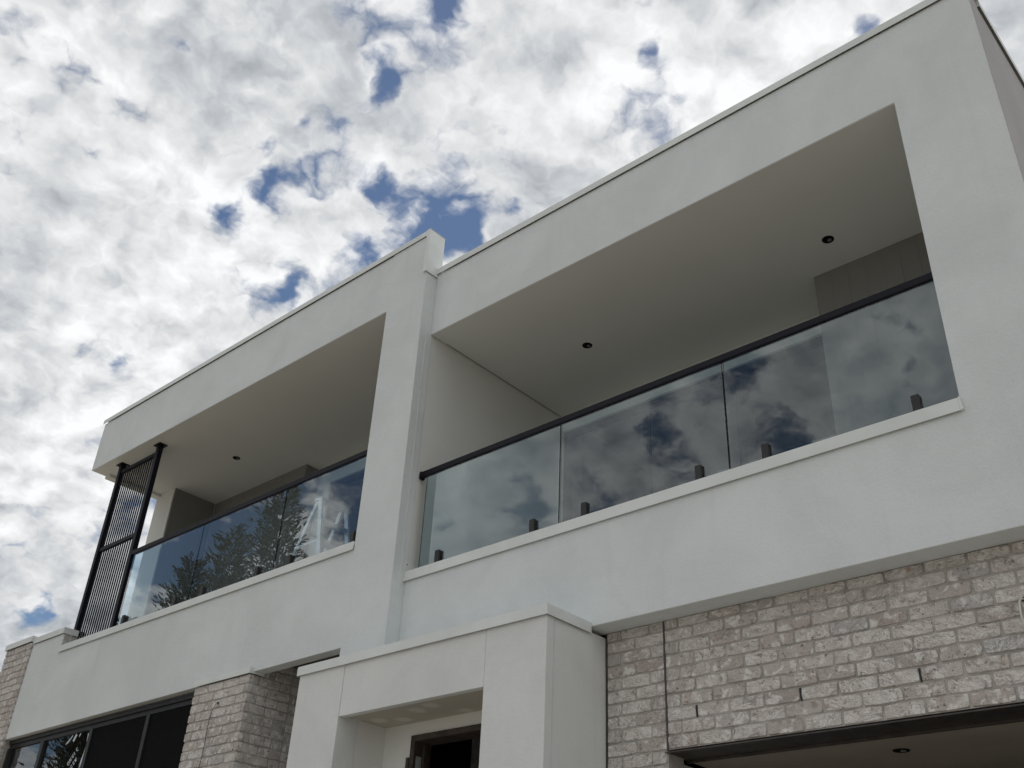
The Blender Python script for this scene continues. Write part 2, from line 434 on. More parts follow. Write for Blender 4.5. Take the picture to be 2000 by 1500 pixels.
# left-hand front frame
w = obj('front_wall', prism(new_bm(), [(XLL, ZCL), (XPL, ZCL), (XPL, ZSL), (XLL, ZSL)], YL, .06, 'Y'), 'render', H, bevel=.005)
w['label'] = 'white rendered fascia over the left balcony'
w = obj('front_wall', prism(new_bm(), [(-6.72, 3.725), (-5.94, 3.725), (-5.94, ZSTL-.01), (XPL, ZSTL-.01), (XPL, ZSPL), (-6.72, ZSPL-.03)], YL, -.03, 'Y'), 'render', H, bevel=.005)
w['label'] = 'white rendered spandrel below the left balcony'
w = obj('pillar', box(new_bm(), XPL, 0, YL-.005, .02, 2.30, ZCL+.01), 'render', H, bevel=.006)
w['label'] = 'white rendered pillar between the two balconies'
obj('divider_wall', box(new_bm(), -.2, -.004, .02, 2.4, 2.3, ZCRT-.1), 'plaster', H)
obj('pillar_bead', box(new_bm(), -.003, .0025, -.062, -.052, 3.0, 6.30), 'capping', H)
# side, back and roof
sw = obj('side_wall', box(new_bm(), XC-.2, XC-.001, .2, 9, GRD, ZCR), 'mauve_grey_render', H, bevel=.004)
sw['label'] = 'mauve-grey side wall'
obj('side_wall', box(new_bm(), XC, XC+.003, .004, .2, ZSP, ZCR), 'mauve_grey_render', H)
obj('side_wall', box(new_bm(), -6.5, -6.3, 1.1, 9, GRD, ZSL+.3), 'render', H)
obj('back_wall', box(new_bm(), -6.3, XC-.2, 8.8, 9, GRD, ZCR-.2), 'render', H)
obj('roof', box(new_bm(), .0, XC-.2, .2, 8.8, ZS+.14, ZS+.30), 'roofing', H)
obj('roof', box(new_bm(), XLL, -.001, .06, 8.8, ZSL+.14, ZSL+.30), 'roofing', H)


def capping(x0, x1, yf, z0, z1, depth, name='capping', ends=(0, 0)):
    """folded metal capping over a parapet: front lip with a shadow gap behind it"""
    t = .003; yb = yf+depth
    poly = [(yf, z0), (yf, z1), (yb, z1+.004), (yb, z0), (yb-t, z0), (yb-t, z1-.006), (yf+t, z1-.006), (yf+t, z0)]
    bm = prism(new_bm(), poly, x0, x1, 'X')
    return obj(name, bm, 'capping', H)


# copings
capping(.016, XC+.02, -.02, ZCR-.004, ZCRT, .24)
bm = new_bm(); prism(bm, [(XC+.02, ZCR-.004), (XC+.02, ZCRT), (XC-.22, ZCRT+.002), (XC-.22, ZCR), (XC-.217, ZCR), (XC-.217, ZCRT-.006), (XC+.017, ZCRT-.006), (XC+.017, ZCR-.004)], .221, 9.02, 'Y')
obj('capping', bm, 'capping', H)
capping(XLL-.02, -.036, YL-.02, ZCL-.002, ZCLT, .215)
# turned-down capping at the end of the taller parapet
bm = new_bm()
box(bm, -.035, .016, YL-.024, YL-.0215, 6.357, ZCLT+.002)
box(bm, .0125, .0155, YL-.0215, .045, 6.357, ZCLT+.002)
box(bm, -.035, .0155, YL-.0215, .045, ZCLT-.004, ZCLT+.006)
obj('capping', bm, 'capping', H)
obj('parapet', box(new_bm(), -.25, -.002, .021, .04, 6.1, ZCL), 'render', H)
# sills
for x0, x1, yf, z0, z1, dp in ((.002, XO-.004, -.02, ZSB, ZST, .26), (-5.94, XPL+.0, YL-.02, ZSBL, ZSTL, .30)):
    t = .003
    poly = [(yf, z0), (yf, z1), (yf+dp, z1+.002), (yf+dp, z1-.02), (yf+.016, z1-.02), (yf+t, z0+.004), (yf+t, z0)]
    obj('sill', prism(new_bm(), poly, x0, x1, 'X'), 'capping', H)
obj('sill_end', prism(new_bm(), [(XO-.003, ZSB), (XO+.016, ZSB+.006), (XO+.008, ZST-.02), (XO+.004, ZST+.006), (XO-.003, ZST+.004)], -.0195, -.001, 'Y'), 'capping', H)
obj('sill_upstand', box(new_bm(), .0005, .004, -.018, .165, ZST+.003, ZST+.105), 'capping', H, bevel=.001)
bm = new_bm(); tube(bm, [(.004, .005, ZST+.075), (.006, .005, ZST+.075)], .006, 8); obj('fixing_screw', bm, 'steel_lintel', H)
# balcony floors
obj('balcony_floor', box(new_bm(), 0, XO+.3, .2, 2.6, 2.36, ZST-.05), 'deck', H)
obj('balcony_floor', box(new_bm(), -6.3, -.2, -.03, 2.6, 2.95, ZSTL-.05), 'deck', H)
obj('balcony_kerb', box(new_bm(), -4.95, XPL+.0, -.03, .09, ZSTL+.003, ZSTL+.072), 'capping', H)
# balcony ceilings
obj('ceiling', box(new_bm(), .0015, XC-.2, .006, 2.3, ZS-.003, ZS+.12), 'plaster', H)
obj('ceiling', box(new_bm(), XLL+.012, -.2, YL+.006, 2.3, ZSL-.003, ZSL+.12), 'plaster', H)
obj('shade_strip', box(new_bm(), .010, .016, .21, 2.0, ZS-.0045, ZS-.002), 'window_frame', H)  # dark strip standing for the shade in the wall-to-ceiling groove
# right balcony inner walls
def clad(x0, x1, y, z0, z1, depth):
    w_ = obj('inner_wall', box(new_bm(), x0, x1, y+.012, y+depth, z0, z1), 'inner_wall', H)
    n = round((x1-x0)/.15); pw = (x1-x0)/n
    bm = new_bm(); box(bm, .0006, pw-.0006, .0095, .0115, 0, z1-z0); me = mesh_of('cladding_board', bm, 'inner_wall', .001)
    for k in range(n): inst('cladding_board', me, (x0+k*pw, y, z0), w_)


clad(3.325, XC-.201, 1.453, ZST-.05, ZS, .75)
bm = new_bm(); prism(bm, [(-.01, ZS), (3.324, ZS), (3.324, 3.1), (3.14, 3.1), (3.14, 5.455), (.045, 5.455), (.045, 3.1), (-.01, 3.1)], 2.0, 2.15, 'Y')
obj('inner_wall', bm, 'plaster', H)
obj('inner_wall', box(new_bm(), XO+.001, XC-.2, .2, 1.46, 3.0, ZS), 'plaster', H)
# left balcony inner walls
obj('inner_wall', box(new_bm(), -6.49, -6.05, .86, 2.2, 3.4, ZSL), 'plaster', H)
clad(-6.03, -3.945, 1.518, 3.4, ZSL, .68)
obj('inner_wall', box(new_bm(), -6.0495, -6.035, .875, 1.517, 3.4, ZSL-.002), 'inner_wall', H)  # thin dark sheet added so the nib's side face looks shaded
bm = new_bm(); prism(bm, [(-3.944, ZSL), (-.2, ZSL), (-.2, 5.86), (-3.70, 5.86), (-3.70, 3.4), (-3.944, 3.4)], 1.76, 1.9, 'Y')
obj('inner_wall', bm, 'plaster', H)
obj('edge_beam', box(new_bm(), XLL+.01, -6.40, .061, .86, ZSL-.045, ZSL), 'plaster', H)


def glazed_door(x0, x1, y, z0, z1, n, nm='sliding_door'):
    """aluminium sliding door set: outer frame, stiles and panes"""
    bm = new_bm(); f = .05
    box(bm, x0, x1, y, y+.1, z1-f, z1); box(bm, x0, x1, y, y+.1, z0, z0+f)
    box(bm, x0, x0+f, y, y+.1, z0+f, z1-f); box(bm, x1-f, x1, y, y+.1, z0+f, z1-f)
    dr = obj(nm, bm, 'window_frame', H)
    wd = (x1-x0-2*f)/n
    for i in range(n):
        a = x0+f+i*wd
        if i: obj('stile', box(new_bm(), a-.04, a+.04, y+.02, y+.07, z0+f, z1-f), 'window_frame', dr)
        obj('pane', box(new_bm(), a+(.041 if i else .001), a+wd-(.041 if i < n-1 else .001), y+.042, y+.048, z0+f+.001, z1-f-.001), 'window_glass', dr)
    return dr


glazed_door(.046, 3.139, 2.03, ZST-.05, 5.454, 3)
glazed_door(-3.699, -.21, 1.79, ZSTL-.05, 5.859, 3)
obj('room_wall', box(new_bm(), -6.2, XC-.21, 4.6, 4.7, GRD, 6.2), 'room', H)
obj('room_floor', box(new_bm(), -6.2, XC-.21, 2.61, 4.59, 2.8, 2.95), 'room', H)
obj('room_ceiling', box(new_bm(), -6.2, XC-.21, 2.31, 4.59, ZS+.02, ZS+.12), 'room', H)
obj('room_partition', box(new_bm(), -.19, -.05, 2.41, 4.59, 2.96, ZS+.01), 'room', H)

# downlights


def downlight(x, y, z, nm='downlight'):
    bm = new_bm(); n = 24; prof = [(.050, .0), (.049, -.004), (.045, -.006), (.041, -.005), (.038, -.0012)]
    rings = [[bm.verts.new((x+r*math.cos(k*2*math.pi/n), y+r*math.sin(k*2*math.pi/n), z+h)) for k in range(n)] for r, h in prof]
    for A, B in zip(rings, rings[1:]):
        for k in range(n): bm.faces.new((A[k], A[(k+1) % n], B[(k+1) % n], B[k]))
    bm.faces.new(rings[-1])
    o = obj(nm, bm, 'blind', H, smooth=True)
    bm = new_bm(); tube(bm, [(x+.008, y+.012, z-.005), (x+.008, y+.012, z-.0013)], .018, 16); obj('lens', bm, 'lamp_grey', o)
    return o


# bricks ------------------------------------------------------------
BL, BH, BD = .23, .076, .05


def brick_mesh(seed):
    rr = random.Random(seed); bm = new_bm()
    hx, hz = BL/2, BH/2
    outline = [(-1, -1), (-.3, -1), (.35, -1), (1, -1), (1, .1), (1, 1), (.3, 1), (-.35, 1), (-1, 1), (-1, 0)]
    j = lambda a: rr.uniform(-a, a)
    pts = []
    for a, b in outline:
        corner = abs(a) == 1 and abs(b) == 1
        k = rr.uniform(.0, .007) if corner else 0
        pts.append((a*hx-(k if a > 0 else -k if a < 0 else 0)+j(.0018), b*hz-(k*.6 if b > 0 else -k*.6 if b < 0 else 0)+j(.0016)))
    fr = [bm.verts.new((x*.975+j(.001), -j(.0016), z*.91+j(.001))) for x, z in pts]
    md = [bm.verts.new((x, .006+j(.0015), z)) for x, z in pts]
    bk = [bm.verts.new((x, BD, z)) for x, z in pts]
    bm.faces.new(fr)
    for i in range(len(pts)):
        k = (i+1) % len(pts)
        bm.faces.new((fr[k], fr[i], md[i], md[k])); bm.faces.new((md[k], md[i], bk[i], bk[k]))
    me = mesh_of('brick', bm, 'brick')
    for f in me.polygons: f.use_smooth = len(f.vertices) == 4
    return me


BM = [brick_mesh(s) for s in range(16)]


def lay(parent, origin, facing, a0, a1, za, zb, shift=0., stuff=None, exact=False):
    """one course: from a0 to a1 along the wall, facing 'F' (towards -Y) or 'S' (towards +X); stuff: bmesh that collects hidden courses"""
    h = zb-za; a = a0; first = True
    while a < a1-.01:
        ln = (shift if (first and shift) else BL)
        if not first: ln = BL+(0 if exact else R.uniform(-.004, .004))
        e = min(a+ln, a1)
        if a1-e < .045: e = a1
        L = e-a; c = (a+e)/2; first = False
        proud = R.uniform(-.003, .003); zj = R.uniform(-.0012, .0012)
        loc = (c, origin+proud, (za+zb)/2+zj) if facing == 'F' else (origin-proud, c, (za+zb)/2+zj)
        rz = (0 if facing == 'F' else math.pi/2)+R.uniform(-.006, .006)
        flip = R.random() < .5
        me = R.choice(BM)
        sc = (L/BL, 1, h/BH)
        if stuff is None:
            o = inst('brick', me, loc, parent, rz, sc)
            if flip: o.rotation_euler = (0, math.pi, rz) if facing == 'F' else (0, math.pi, rz)
            o.rotation_euler.y += R.uniform(-.005, .005)
        else:
            t = bmesh.new(); t.from_mesh(me)
            bmesh.ops.transform(t, verts=t.verts[:], matrix=Matrix.Translation(loc) @ Matrix.Rotation(rz, 4, 'Z') @ Matrix.Diagonal((*sc, 1)))
            tmp = bpy.data.meshes.new('tmp'); t.to_mesh(tmp); t.free(); stuff.from_mesh(tmp); bpy.data.meshes.remove(tmp)
        a = e+.010


# right brick wall above the garage opening
XJ = 2.4737
bw = obj('brick_wall', prism(new_bm(), [(XPR+.012, ZSP-.002), (XC-.2, ZSP-.002), (XC-.2, ZLIN+.006), (XJ+.0, ZLIN+.006), (XJ, GRD), (XPR+.012, GRD)], YB+.008, YB+.18, 'Y'), 'mortar', H)
bw['label'] = 'pale sandstock brick wall over the garage opening'
ztop = 2.2694
low = new_bm()
for i in range(-1, 35):
    za, zb = ztop-.086*(i+1)+.005, ztop-.086*i-.005
    if i == -1: za, zb = ztop+.005, ZSP-.004
    sh = (.0 if i % 2 else .11)
    if zb < GRD: break
    if za > ZLIN-.01:
        lay(bw, YB, 'F', XJ+.008, XC-.21, za, zb, .215 if i % 2 == 0 else .10, exact=(i == 6))
    vis = zb > 1.22
    lay(bw, YB, 'F', XPR+.016, XJ-.006, za, zb, .11 if i % 2 else .23, None if vis else low)
    if zb < ZLIN: lay(bw, XJ, 'S', YB+.056, YB+.30, za, zb, .11 if i % 2 else .23, None if vis else low)
lo = obj('lower_bricks', low, 'brick', bw); lo['kind'] = 'stuff'
for x in (2.7017, 3.4217, 4.1417):
    zc = ztop-.086*6.5
    obj('weep_hole', prism(new_bm(), [(x-.003, zc-.040), (x+.008, zc-.038), (x+.003, zc+.002), (x+.004, zc+.036), (x-.006, zc+.035), (x-.006, zc)], YB+.0012, YB+.0075, 'Y'), 'black', bw)
# control joint and edge joint sealant
obj('control_joint', box(new_bm(), XJ-.006, XJ+.007, YB+.001, YB+.004, ZLIN, ZSP-.003), 'cable_dark', bw)
obj('edge_joint', box(new_bm(), XPR+.002, XPR+.013, YB+.001, YB+.004, GRD, ZSP-.003), 'cable_dark', bw)
# lintel and garage
bm = new_bm(); box(bm, XJ-.02, XC-.21, YB-.004, .44, ZLIN-.014, ZLIN-.006); box(bm, XJ-.02, XC-.21, .425, .44, ZLIN-.03, ZLIN-.0145)
obj('lintel', bm, 'steel_lintel', H)
obj('garage_ceiling', box(new_bm(), XJ+.02, XC-.21, .441, 5, ZLIN-.030, ZLIN+.05), 'shaded_board', H)
obj('garage_wall', box(new_bm(), XJ-.2, XJ-.052, YB+.2, 5, GRD, ZLIN-.031), 'plaster', H)
obj('garage_wall', box(new_bm(), XJ-.05, XC-.21, 4.9, 5, GRD, ZLIN-.031), 'plaster', H)

# portico ------------------------------------------------------------
po = obj('portico', box(new_bm(), 1.439, XPR, YP, YP+.075, GRD, ZPC+.01), 'render_warm', H, bevel=.004)
po['label'] = 'white rendered entry portico with metal capping'
obj('portico_leg', box(new_bm(), XPLL, -.074, YP, YP+.2, GRD, ZPC+.01), 'render_warm', po, bevel=.004)
obj('portico_header', box(new_bm(), -.070, 1.435, YP+.003, YP+.06, 1.90, ZPC+.01), 'render_warm', po, bevel=.004)
obj('portico_side', box(new_bm(), 1.55, XPR-.003, YP+.078, YB+.004, GRD, ZPC+.01), 'render_warm', po)
obj('side_bead', box(new_bm(), XPR-.004, XPR+.001, YP+.0755, YP+.0785, GRD, ZPC-.01), 'capping', po)
obj('portico_lining', box(new_bm(), 1.437, 1.549, YP+.0755, .03, GRD, 1.914), 'plaster', po)
obj('portico_lining', box(new_bm(), XPLL+.004, -.074, YP+.201, .034, GRD, ZPC), 'plaster', po)
obj('portico_ceiling', box(new_bm(), -.073, 1.436, YP+.061, .034, 1.914, 1.99), 'patched_board', po)
bm = new_bm(); prism(bm, [(-.3, 2.3), (1.98, 2.3), (1.98, GRD), (1.245, GRD), (1.245, 1.817), (.244, 1.817), (.244, GRD), (-.3, GRD)], .0345, .18, 'Y')
obj('entry_wall', bm, 'plaster', po)
bm = new_bm()
x0, x1, yf, z0, z1, t = XPLL-.02, XPR+.018, YP-.02, ZPC-.004, ZPCT, .003
box(bm, x0, x1, yf, yf+t, z0, z1); box(bm, x1-t, x1, yf+t, -.001, z0, z1); box(bm, x0, x0+t, yf+t, .16, z0, z1)
box(bm, x0+t, x1-t, yf+t, -.156, z1-.004, z1+.004)
box(bm, .002, x1-t, -.1555, -.001, z1-.004, z1+.004)
box(bm, x0+t, XPL-.002, -.1555, .16, z1-.004, z1+.004)
obj('capping', bm, 'capping', po)
# door frame in raw timber
bm = new_bm(); a0, a1, zt = .245, 1.244, 1.816
box(bm, a0, a0+.045, .02, .20, GRD, zt); box(bm, a1-.045, a1, .02, .20, GRD, zt); box(bm, a0+.045, a1-.045, .02, .20, zt-.045, zt)
df = obj('door_frame', bm, 'timber', H)
obj('door_stop', box(new_bm(), a0+.0455, a0+.066, .11, .15, GRD, zt-.046), 'timber', df)
obj('hinge', box(new_bm(), a0+.0455, a0+.049, .045, .10, zt-.24, zt-.15), 'aluminium', df)
obj('packer', box(new_bm(), a0-.03, a0-.001, .012, .033, zt-.6, zt-.16), 'timber', df)
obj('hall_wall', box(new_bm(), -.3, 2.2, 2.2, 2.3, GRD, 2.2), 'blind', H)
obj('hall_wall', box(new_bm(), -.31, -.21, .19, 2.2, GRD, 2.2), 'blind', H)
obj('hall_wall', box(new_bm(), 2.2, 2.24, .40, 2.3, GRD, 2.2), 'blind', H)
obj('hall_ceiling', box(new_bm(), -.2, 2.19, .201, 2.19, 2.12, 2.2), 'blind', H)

# brick pier, entry recess and end blade --------------------------------
PY = -.172
pier = obj('brick_pier', box(new_bm(), -2.672, -1.797, PY+.008, .3, GRD, 2.572), 'mortar', H)
pier['label'] = 'pale brick pier under a metal cap beside the window'
rec = obj('brick_return', box(new_bm(), -1.95, -1.798, .301, 1.3, GRD, 2.745), 'mortar', H)
obj('brick_head', box(new_bm(), -1.95, -1.797, -.028, .30, 2.573, 2.745), 'mortar', pier)
for i in (-1, -2):
    zb, za = 2.572-.0855*i-.002, 2.572-.0855*(i+1)+.008
    lay(pier, -1.79, 'S', -.02, .30, za, zb, .12 if i == -1 else .05)
    lay(rec, -1.793, 'S', .311, .80, za, zb, .11 if i == -1 else .23)
low = new_bm(); low2 = new_bm()
top = 2.572
for i in range(40):
    zb, za = top-.0855*i-.002, top-.0855*(i+1)+.008
    if zb < GRD: break
    vis = za > 1.62
    st = None if vis else low
    lay(pier, PY, 'F', -2.68, -1.79, za, zb, .11 if i % 2 else .23, st)
    lay(pier, -1.79, 'S', PY+.054, .30, za, zb, .17 if i % 2 else .055, st)
    lay(pier, -2.68+.046, 'F', 0, 0, za, zb)
    if za > 1.9: lay(rec, -1.793, 'S', .311, .80, za, zb, .11 if i % 2 else .23)
    elif za > GRD: lay(rec, -1.793, 'S', .311, .80, za, zb, .11 if i % 2 else .23, low2)
lo = obj('lower_bricks', low, 'brick', pier); lo['kind'] = 'stuff'
lo = obj('lower_bricks', low2, 'brick', rec); lo['kind'] = 'stuff'
cap = new_bm(); box(cap, -2.69, -1.775, PY-.018, PY-.015, 2.574, 2.632); box(cap, -1.778, -1.775, PY-.015, -.031, 2.574, 2.632); box(cap, -2.69, -1.778, PY-.015, YL-.001, 2.627, 2.633)
obj('capping', cap, 'capping', pier)
# back wall of the recess
rb = obj('brick_return', box(new_bm(), -1.79, XPLL+.5, 1.157, 1.3, GRD, 2.745), 'mortar', H)
for i in range(0, 6):
    zb, za = 2.74-.0855*i-.002, 2.74-.0855*(i+1)+.008
    lay(rb, 1.15, 'F', -1.78, XPLL+.35, za, zb, .11 if i % 2 else .23)
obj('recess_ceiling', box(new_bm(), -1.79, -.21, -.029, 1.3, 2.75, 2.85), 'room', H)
obj('entry_side', box(new_bm(), XPLL+.05, -.31, .036, 1.15, GRD, 2.74), 'render', H)

BX0, BX1, BY, BZ = -7.42, -6.722, -.168, 3.752
bl = obj('brick_blade', box(new_bm(), BX0+.007, BX1-.004, BY+.008, .9, GRD, BZ-.002), 'mortar', H)
bl['label'] = 'narrow brick end wall at the far end of the facade'
low = new_bm()
for i in range(55):
    zb, za = BZ-.0855*i-.004, BZ-.0855*(i+1)+.007
    if zb < GRD: break
    lay(bl, BY, 'F', BX0, BX1, za, zb, .11 if i % 2 else .23, None if za > 2.35 else low)
lo = obj('lower_bricks', low, 'brick', bl); lo['kind'] = 'stuff'


def hat(x0, x1, y0, y1, z0, z1, parent, right=True):
    bm = new_bm(); t = .003
    box(bm, x0, x1, y0, y0+t, z0, z1)
    box(bm, x0, x0+t, y0+t, y1, z0, z1)
    if right: box(bm, x1-t, x1, y0+t, y1, z0, z1)
    box(bm, x0+t, x1-t, y0+t, y1, z1-.004, z1+.003)
    return obj('capping', bm, 'capping', parent)


hat(BX0-.02, BX1+.016, BY-.02, .9, 3.754, 3.825, bl)
hat(-6.704, -5.922, YL-.02, .10, 3.722, 3.795, H)
# brickwork seen on the inner end of the raised parapet
ep = obj('parapet_end', box(new_bm(), -6.7, -5.947, -.03, .09, 3.3, 3.72), 'mortar', H)
for i in range(2):
    lay(ep, -5.932, 'S', -.135, .085, 3.722-.0855*(i+1)+.006, 3.722-.0855*i-.004, .12 if i else .07)

# ground floor window --------------------------------------------------
WX0, WX1, WY, WZ1, WZ0 = -6.715, -2.69, -.085, 2.565, .4
bm = new_bm()
box(bm, WX0, WX1, WY, WY+.09, WZ1-.045, WZ1); box(bm, WX0, WX1, WY+.02, WY+.09, WZ1-.095, WZ1-.0455)
box(bm, WX0, WX1, WY, WY+.09, WZ0, WZ0+.06)
box(bm, WX0, WX0+.05, WY, WY+.09, WZ0+.0605, WZ1-.0955); box(bm, WX1-.05, WX1, WY, WY+.09, WZ0+.0605, WZ1-.0955)
wn = obj('window', bm, 'window_frame', H)
wn['label'] = 'wide dark framed window under the left spandrel'
mul = [-3.62, -4.76, -5.86]
for x in mul: obj('mullion', box(new_bm(), x-.032, x+.032, WY+.01, WY+.08, WZ0+.061, WZ1-.096), 'window_frame', wn)
ex = [WX0+.05]+[v for x in sorted(mul) for v in (x-.033, x+.033)]+[WX1-.05]
for k in range(4):
    obj('pane', box(new_bm(), ex[2*k]+.001, ex[2*k+1]-.001, WY+.040, WY+.046, WZ0+.062, WZ1-.097), 'window_glass', wn)
    if k >= 2: obj('insect_screen', box(new_bm(), ex[2*k]+.002, ex[2*k+1]-.002, WY+.026, WY+.028, WZ0+.063, WZ1-.098), 'blind', wn)
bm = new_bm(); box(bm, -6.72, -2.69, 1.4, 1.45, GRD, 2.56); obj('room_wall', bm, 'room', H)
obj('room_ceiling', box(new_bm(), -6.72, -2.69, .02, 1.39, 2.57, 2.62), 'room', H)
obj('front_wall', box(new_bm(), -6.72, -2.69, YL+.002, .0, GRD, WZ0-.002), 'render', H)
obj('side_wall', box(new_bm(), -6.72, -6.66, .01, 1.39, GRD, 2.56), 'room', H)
# stickers, pen writing and peeling film on the second pane
WPY = WY+.0385


def flat(name, pts, y=WPY, m_='sticker', par=wn):
    bm = new_bm(); prism(bm, pts, y-.0006, y, 'Y'); return obj(name, bm, m_, par)


def strip(p, ang, l, wd):
    c, s = math.cos(ang), math.sin(ang)
    return [(p[0]+a*c-b*s, p[1]+a*s+b*c) for a, b in ((-l/2, -wd/2), (l/2, -wd/2), (l/2, wd/2), (-l/2, wd/2))]


flat('sticker', strip((-5.146, 2.425), 1.05, .085, .04))
flat('sticker', strip((-5.045, 2.443), .95, .04, .018))
flat('sticker', strip((-5.25, 2.42), .75, .11, .018))
flat('sticker', strip((-5.29, 2.40), .70, .09, .014))
flat('sticker', strip((-4.852, 2.395), 1.75, .09, .018))
flat('protective_film', [(-4.812, 2.335), (-4.80, 2.30), (-4.825, 2.27), (-4.84, 2.20), (-4.86, 2.09), (-4.885, 2.075), (-4.88, 2.15), (-4.86, 2.22), (-4.85, 2.29), (-4.835, 2.325)])
GL = {'O': [[(0, .5), (.1, .9), (.35, 1), (.6, .85), (.68, .5), (.55, .1), (.3, 0), (.08, .15), (0, .5)]],
      'N': [[(0, 0), (.02, 1), (.55, .05), (.58, 1)]], 'V': [[(0, 1), (.3, 0), (.62, 1)]], 'I': [[(.1, 0), (.12, 1)]],
      'C': [[(.6, .85), (.35, 1), (.08, .8), (0, .45), (.12, .1), (.38, 0), (.62, .15)]],
      'S': [[(.55, .9), (.3, 1), (.06, .82), (.2, .58), (.5, .45), (.58, .2), (.3, 0), (.02, .12)]],
      'W': [[(0, 1), (.16, 0), (.32, .7), (.5, 0), (.68, 1)]]}


def writing(txt, p, ang, h):
    bm = new_bm(); c, s = math.cos(ang), math.sin(ang); x = 0
    for ch in txt:
        for st in GL[ch]:
            pts = [(p[0]+(x+a*h*.9)*c-b*h*s, WPY-.001, p[1]+(x+a*h*.9)*s+b*h*c) for a, b in st]
            for q0, q1 in zip(pts, pts[1:]): beam(bm, q0, q1, .001, .006, up=(0, 1, 0)) if False else tube(bm, [q0, q1], .0034, 5)
        x += h*.95
    return obj('pen_writing', bm, 'sticker', wn)


writing('ONVIC', (-5.135, 2.125), .85, .048)
writing('SCSW', (-5.07, 2.06), .85, .042)

# downlights
downlight(3.657, 1.073, ZS-.003); downlight(1.099, 1.082, ZS-.003); downlight(-4.566, .848, ZSL-.003)
downlight(3.752, .735, ZLIN-.031)

# ------------------------------------------------------------------ glass balustrades


def balustrade(label, root, y, xs, zb, zt, rail, spig, base):
    t = thing('glass_balustrade', label, 'balustrade', root, 'glass balustrades on the balconies')
    for a, b in zip(xs, xs[1:]):
        bm = new_bm(); box(bm, a+.007, b-.007, y-.006, y+.006, zb, zt)
        bm.faces.ensure_lookup_table()
        bmesh.ops.recalc_face_normals(bm, faces=bm.faces[:])
        for f in bm.faces:
            f.material_index = 0 if abs(f.normal.y) > .9 else 1
        obj('glass_panel', bm, ['balustrade_glass', 'glass_edge'], t)
    r0, r1, rz0, rz1 = rail
    prof = [(y-.022, rz0+.006), (y-.022, rz1-.004), (y-.018, rz1), (y+.018, rz1), (y+.022, rz1-.004), (y+.022, rz0+.006), (y+.012, rz0), (y-.012, rz0)]
    obj('handrail', prism(new_bm(), prof, r0, r1, 'X'), 'dark_metal', t)
    # spigot: slotted clamp on a base plate
    bm = new_bm()
    box(bm, -.025, .025, -.032, -.0065, .0, .13); box(bm, -.025, .025, .0065, .032, 0, .13); box(bm, -.035, .035, -.04, .04, -.006, -.0002)
    me = mesh_of('spigot', bm, 'clamp', .004)
    for x in spig: inst('spigot', me, (x, y, base), t)
    return t


br = balustrade('three-panel glass balustrade reflecting clouds on the right balcony, between pillar and end column', (2.3, .06, ZST+.002), .06,
                [.085, 1.642, 3.143, 4.72], ZST+.045, 4.108, (.033, XO+.03, 4.104, 4.162), [.335, 1.385, 1.898, 2.905, 3.425, 4.447], ZST+.0085)
obj('rail_end_bracket', box(new_bm(), .006, .0325, .035, .085, 4.095, 4.166), 'dark_metal', br, bevel=.003)
blb = balustrade('three-panel glass balustrade reflecting conifers on the left balcony, between slatted screen and pillar', (-2.8, .02, ZSTL+.002), .02,
                 [-5.0, -3.508, -2.005, -.40], ZSTL+.115, 4.575, (-5.045, -.35, 4.571, 4.632), [-4.83, -3.765, -3.235, -2.27, -1.735, -.79], ZSTL+.0785)

# ------------------------------------------------------------------ slatted screen
sx0, sx1, sy = -6.005, -5.08, .03
S = thing('privacy_screen', 'tall dark metal screen of thin vertical slats at the open end of left balcony', 'screen', ((sx0+sx1)/2, sy, ZSTL+.003))
zb, zt = ZSTL+.003, ZSL-.004
for x in (sx0, sx1):
    obj('post', box(new_bm(), x-.032, x+.032, sy-.032, sy+.032, zb, zt-.012), 'dark_metal', S, bevel=.004)
    obj('top_plate', box(new_bm(), x-.075, x+.075, sy-.06, sy+.06, zt-.0115, zt), 'dark_metal', S)
for nm, z in (('rail', zt-.12), ('rail', 4.865), ('rail', zb+.03)):
    obj(nm, box(new_bm(), sx0+.033, sx1-.033, sy-.020, sy+.020, z-.026, z+.026), 'dark_metal', S, bevel=.003)
for (z0, z1) in ((zb+.057, 4.838), (4.892, zt-.147)):
    bm = new_bm(); box(bm, -.0075, .0075, -.007, .007, 0, z1-z0); me = mesh_of('slat', bm, 'dark_metal')
    for k in range(14):
        x = sx0+.032+(k+1)*(sx1-sx0-.064)/15
        inst('slat', me, (x, sy, z0), S)

# ------------------------------------------------------------------ step ladder on the left balcony
lx, ly0, ly1, lz, lf = -2.52, .78, 1.24, 4.93, ZSTL-.046
T = thing('step_ladder', 'aluminium step ladder standing behind the left balcony glass', 'ladder', (-2.75, 1.0, lf))
for y, yy in ((ly0, .02), (ly1, -.02)):
    obj('stile', beam(new_bm(), (lx+.0, y+yy*2, lz), (lx+.28, y, lf+.02), .028, .062, (1, 0, 0)), 'aluminium', T, bevel=.003)
    obj('rear_leg', beam(new_bm(), (lx-.07, y+yy*2+yy*.9, lz-.02), (lx-.72, y+yy, lf+.02), .024, .055, (1, 0, 0)), 'aluminium', T, bevel=.003)
    obj('foot', box(new_bm(), lx+.25, lx+.32, y-.022, y+.022, lf+.001, lf+.05), 'black', T)
    obj('foot', box(new_bm(), lx-.755, lx-.685, y+yy-.02, y+yy+.02, lf+.001, lf+.05), 'black', T)
    obj('spreader', beam(new_bm(), (lx+.10, y+yy*1.4, lf+.88), (lx-.33, y+yy*1.4, lf+.88), .006, .022), 'aluminium', T)
obj('top_cap', box(new_bm(), lx-.095, lx+.035, ly0+.03, ly1-.03, lz-.012, lz+.016), 'aluminium', T, bevel=.006)
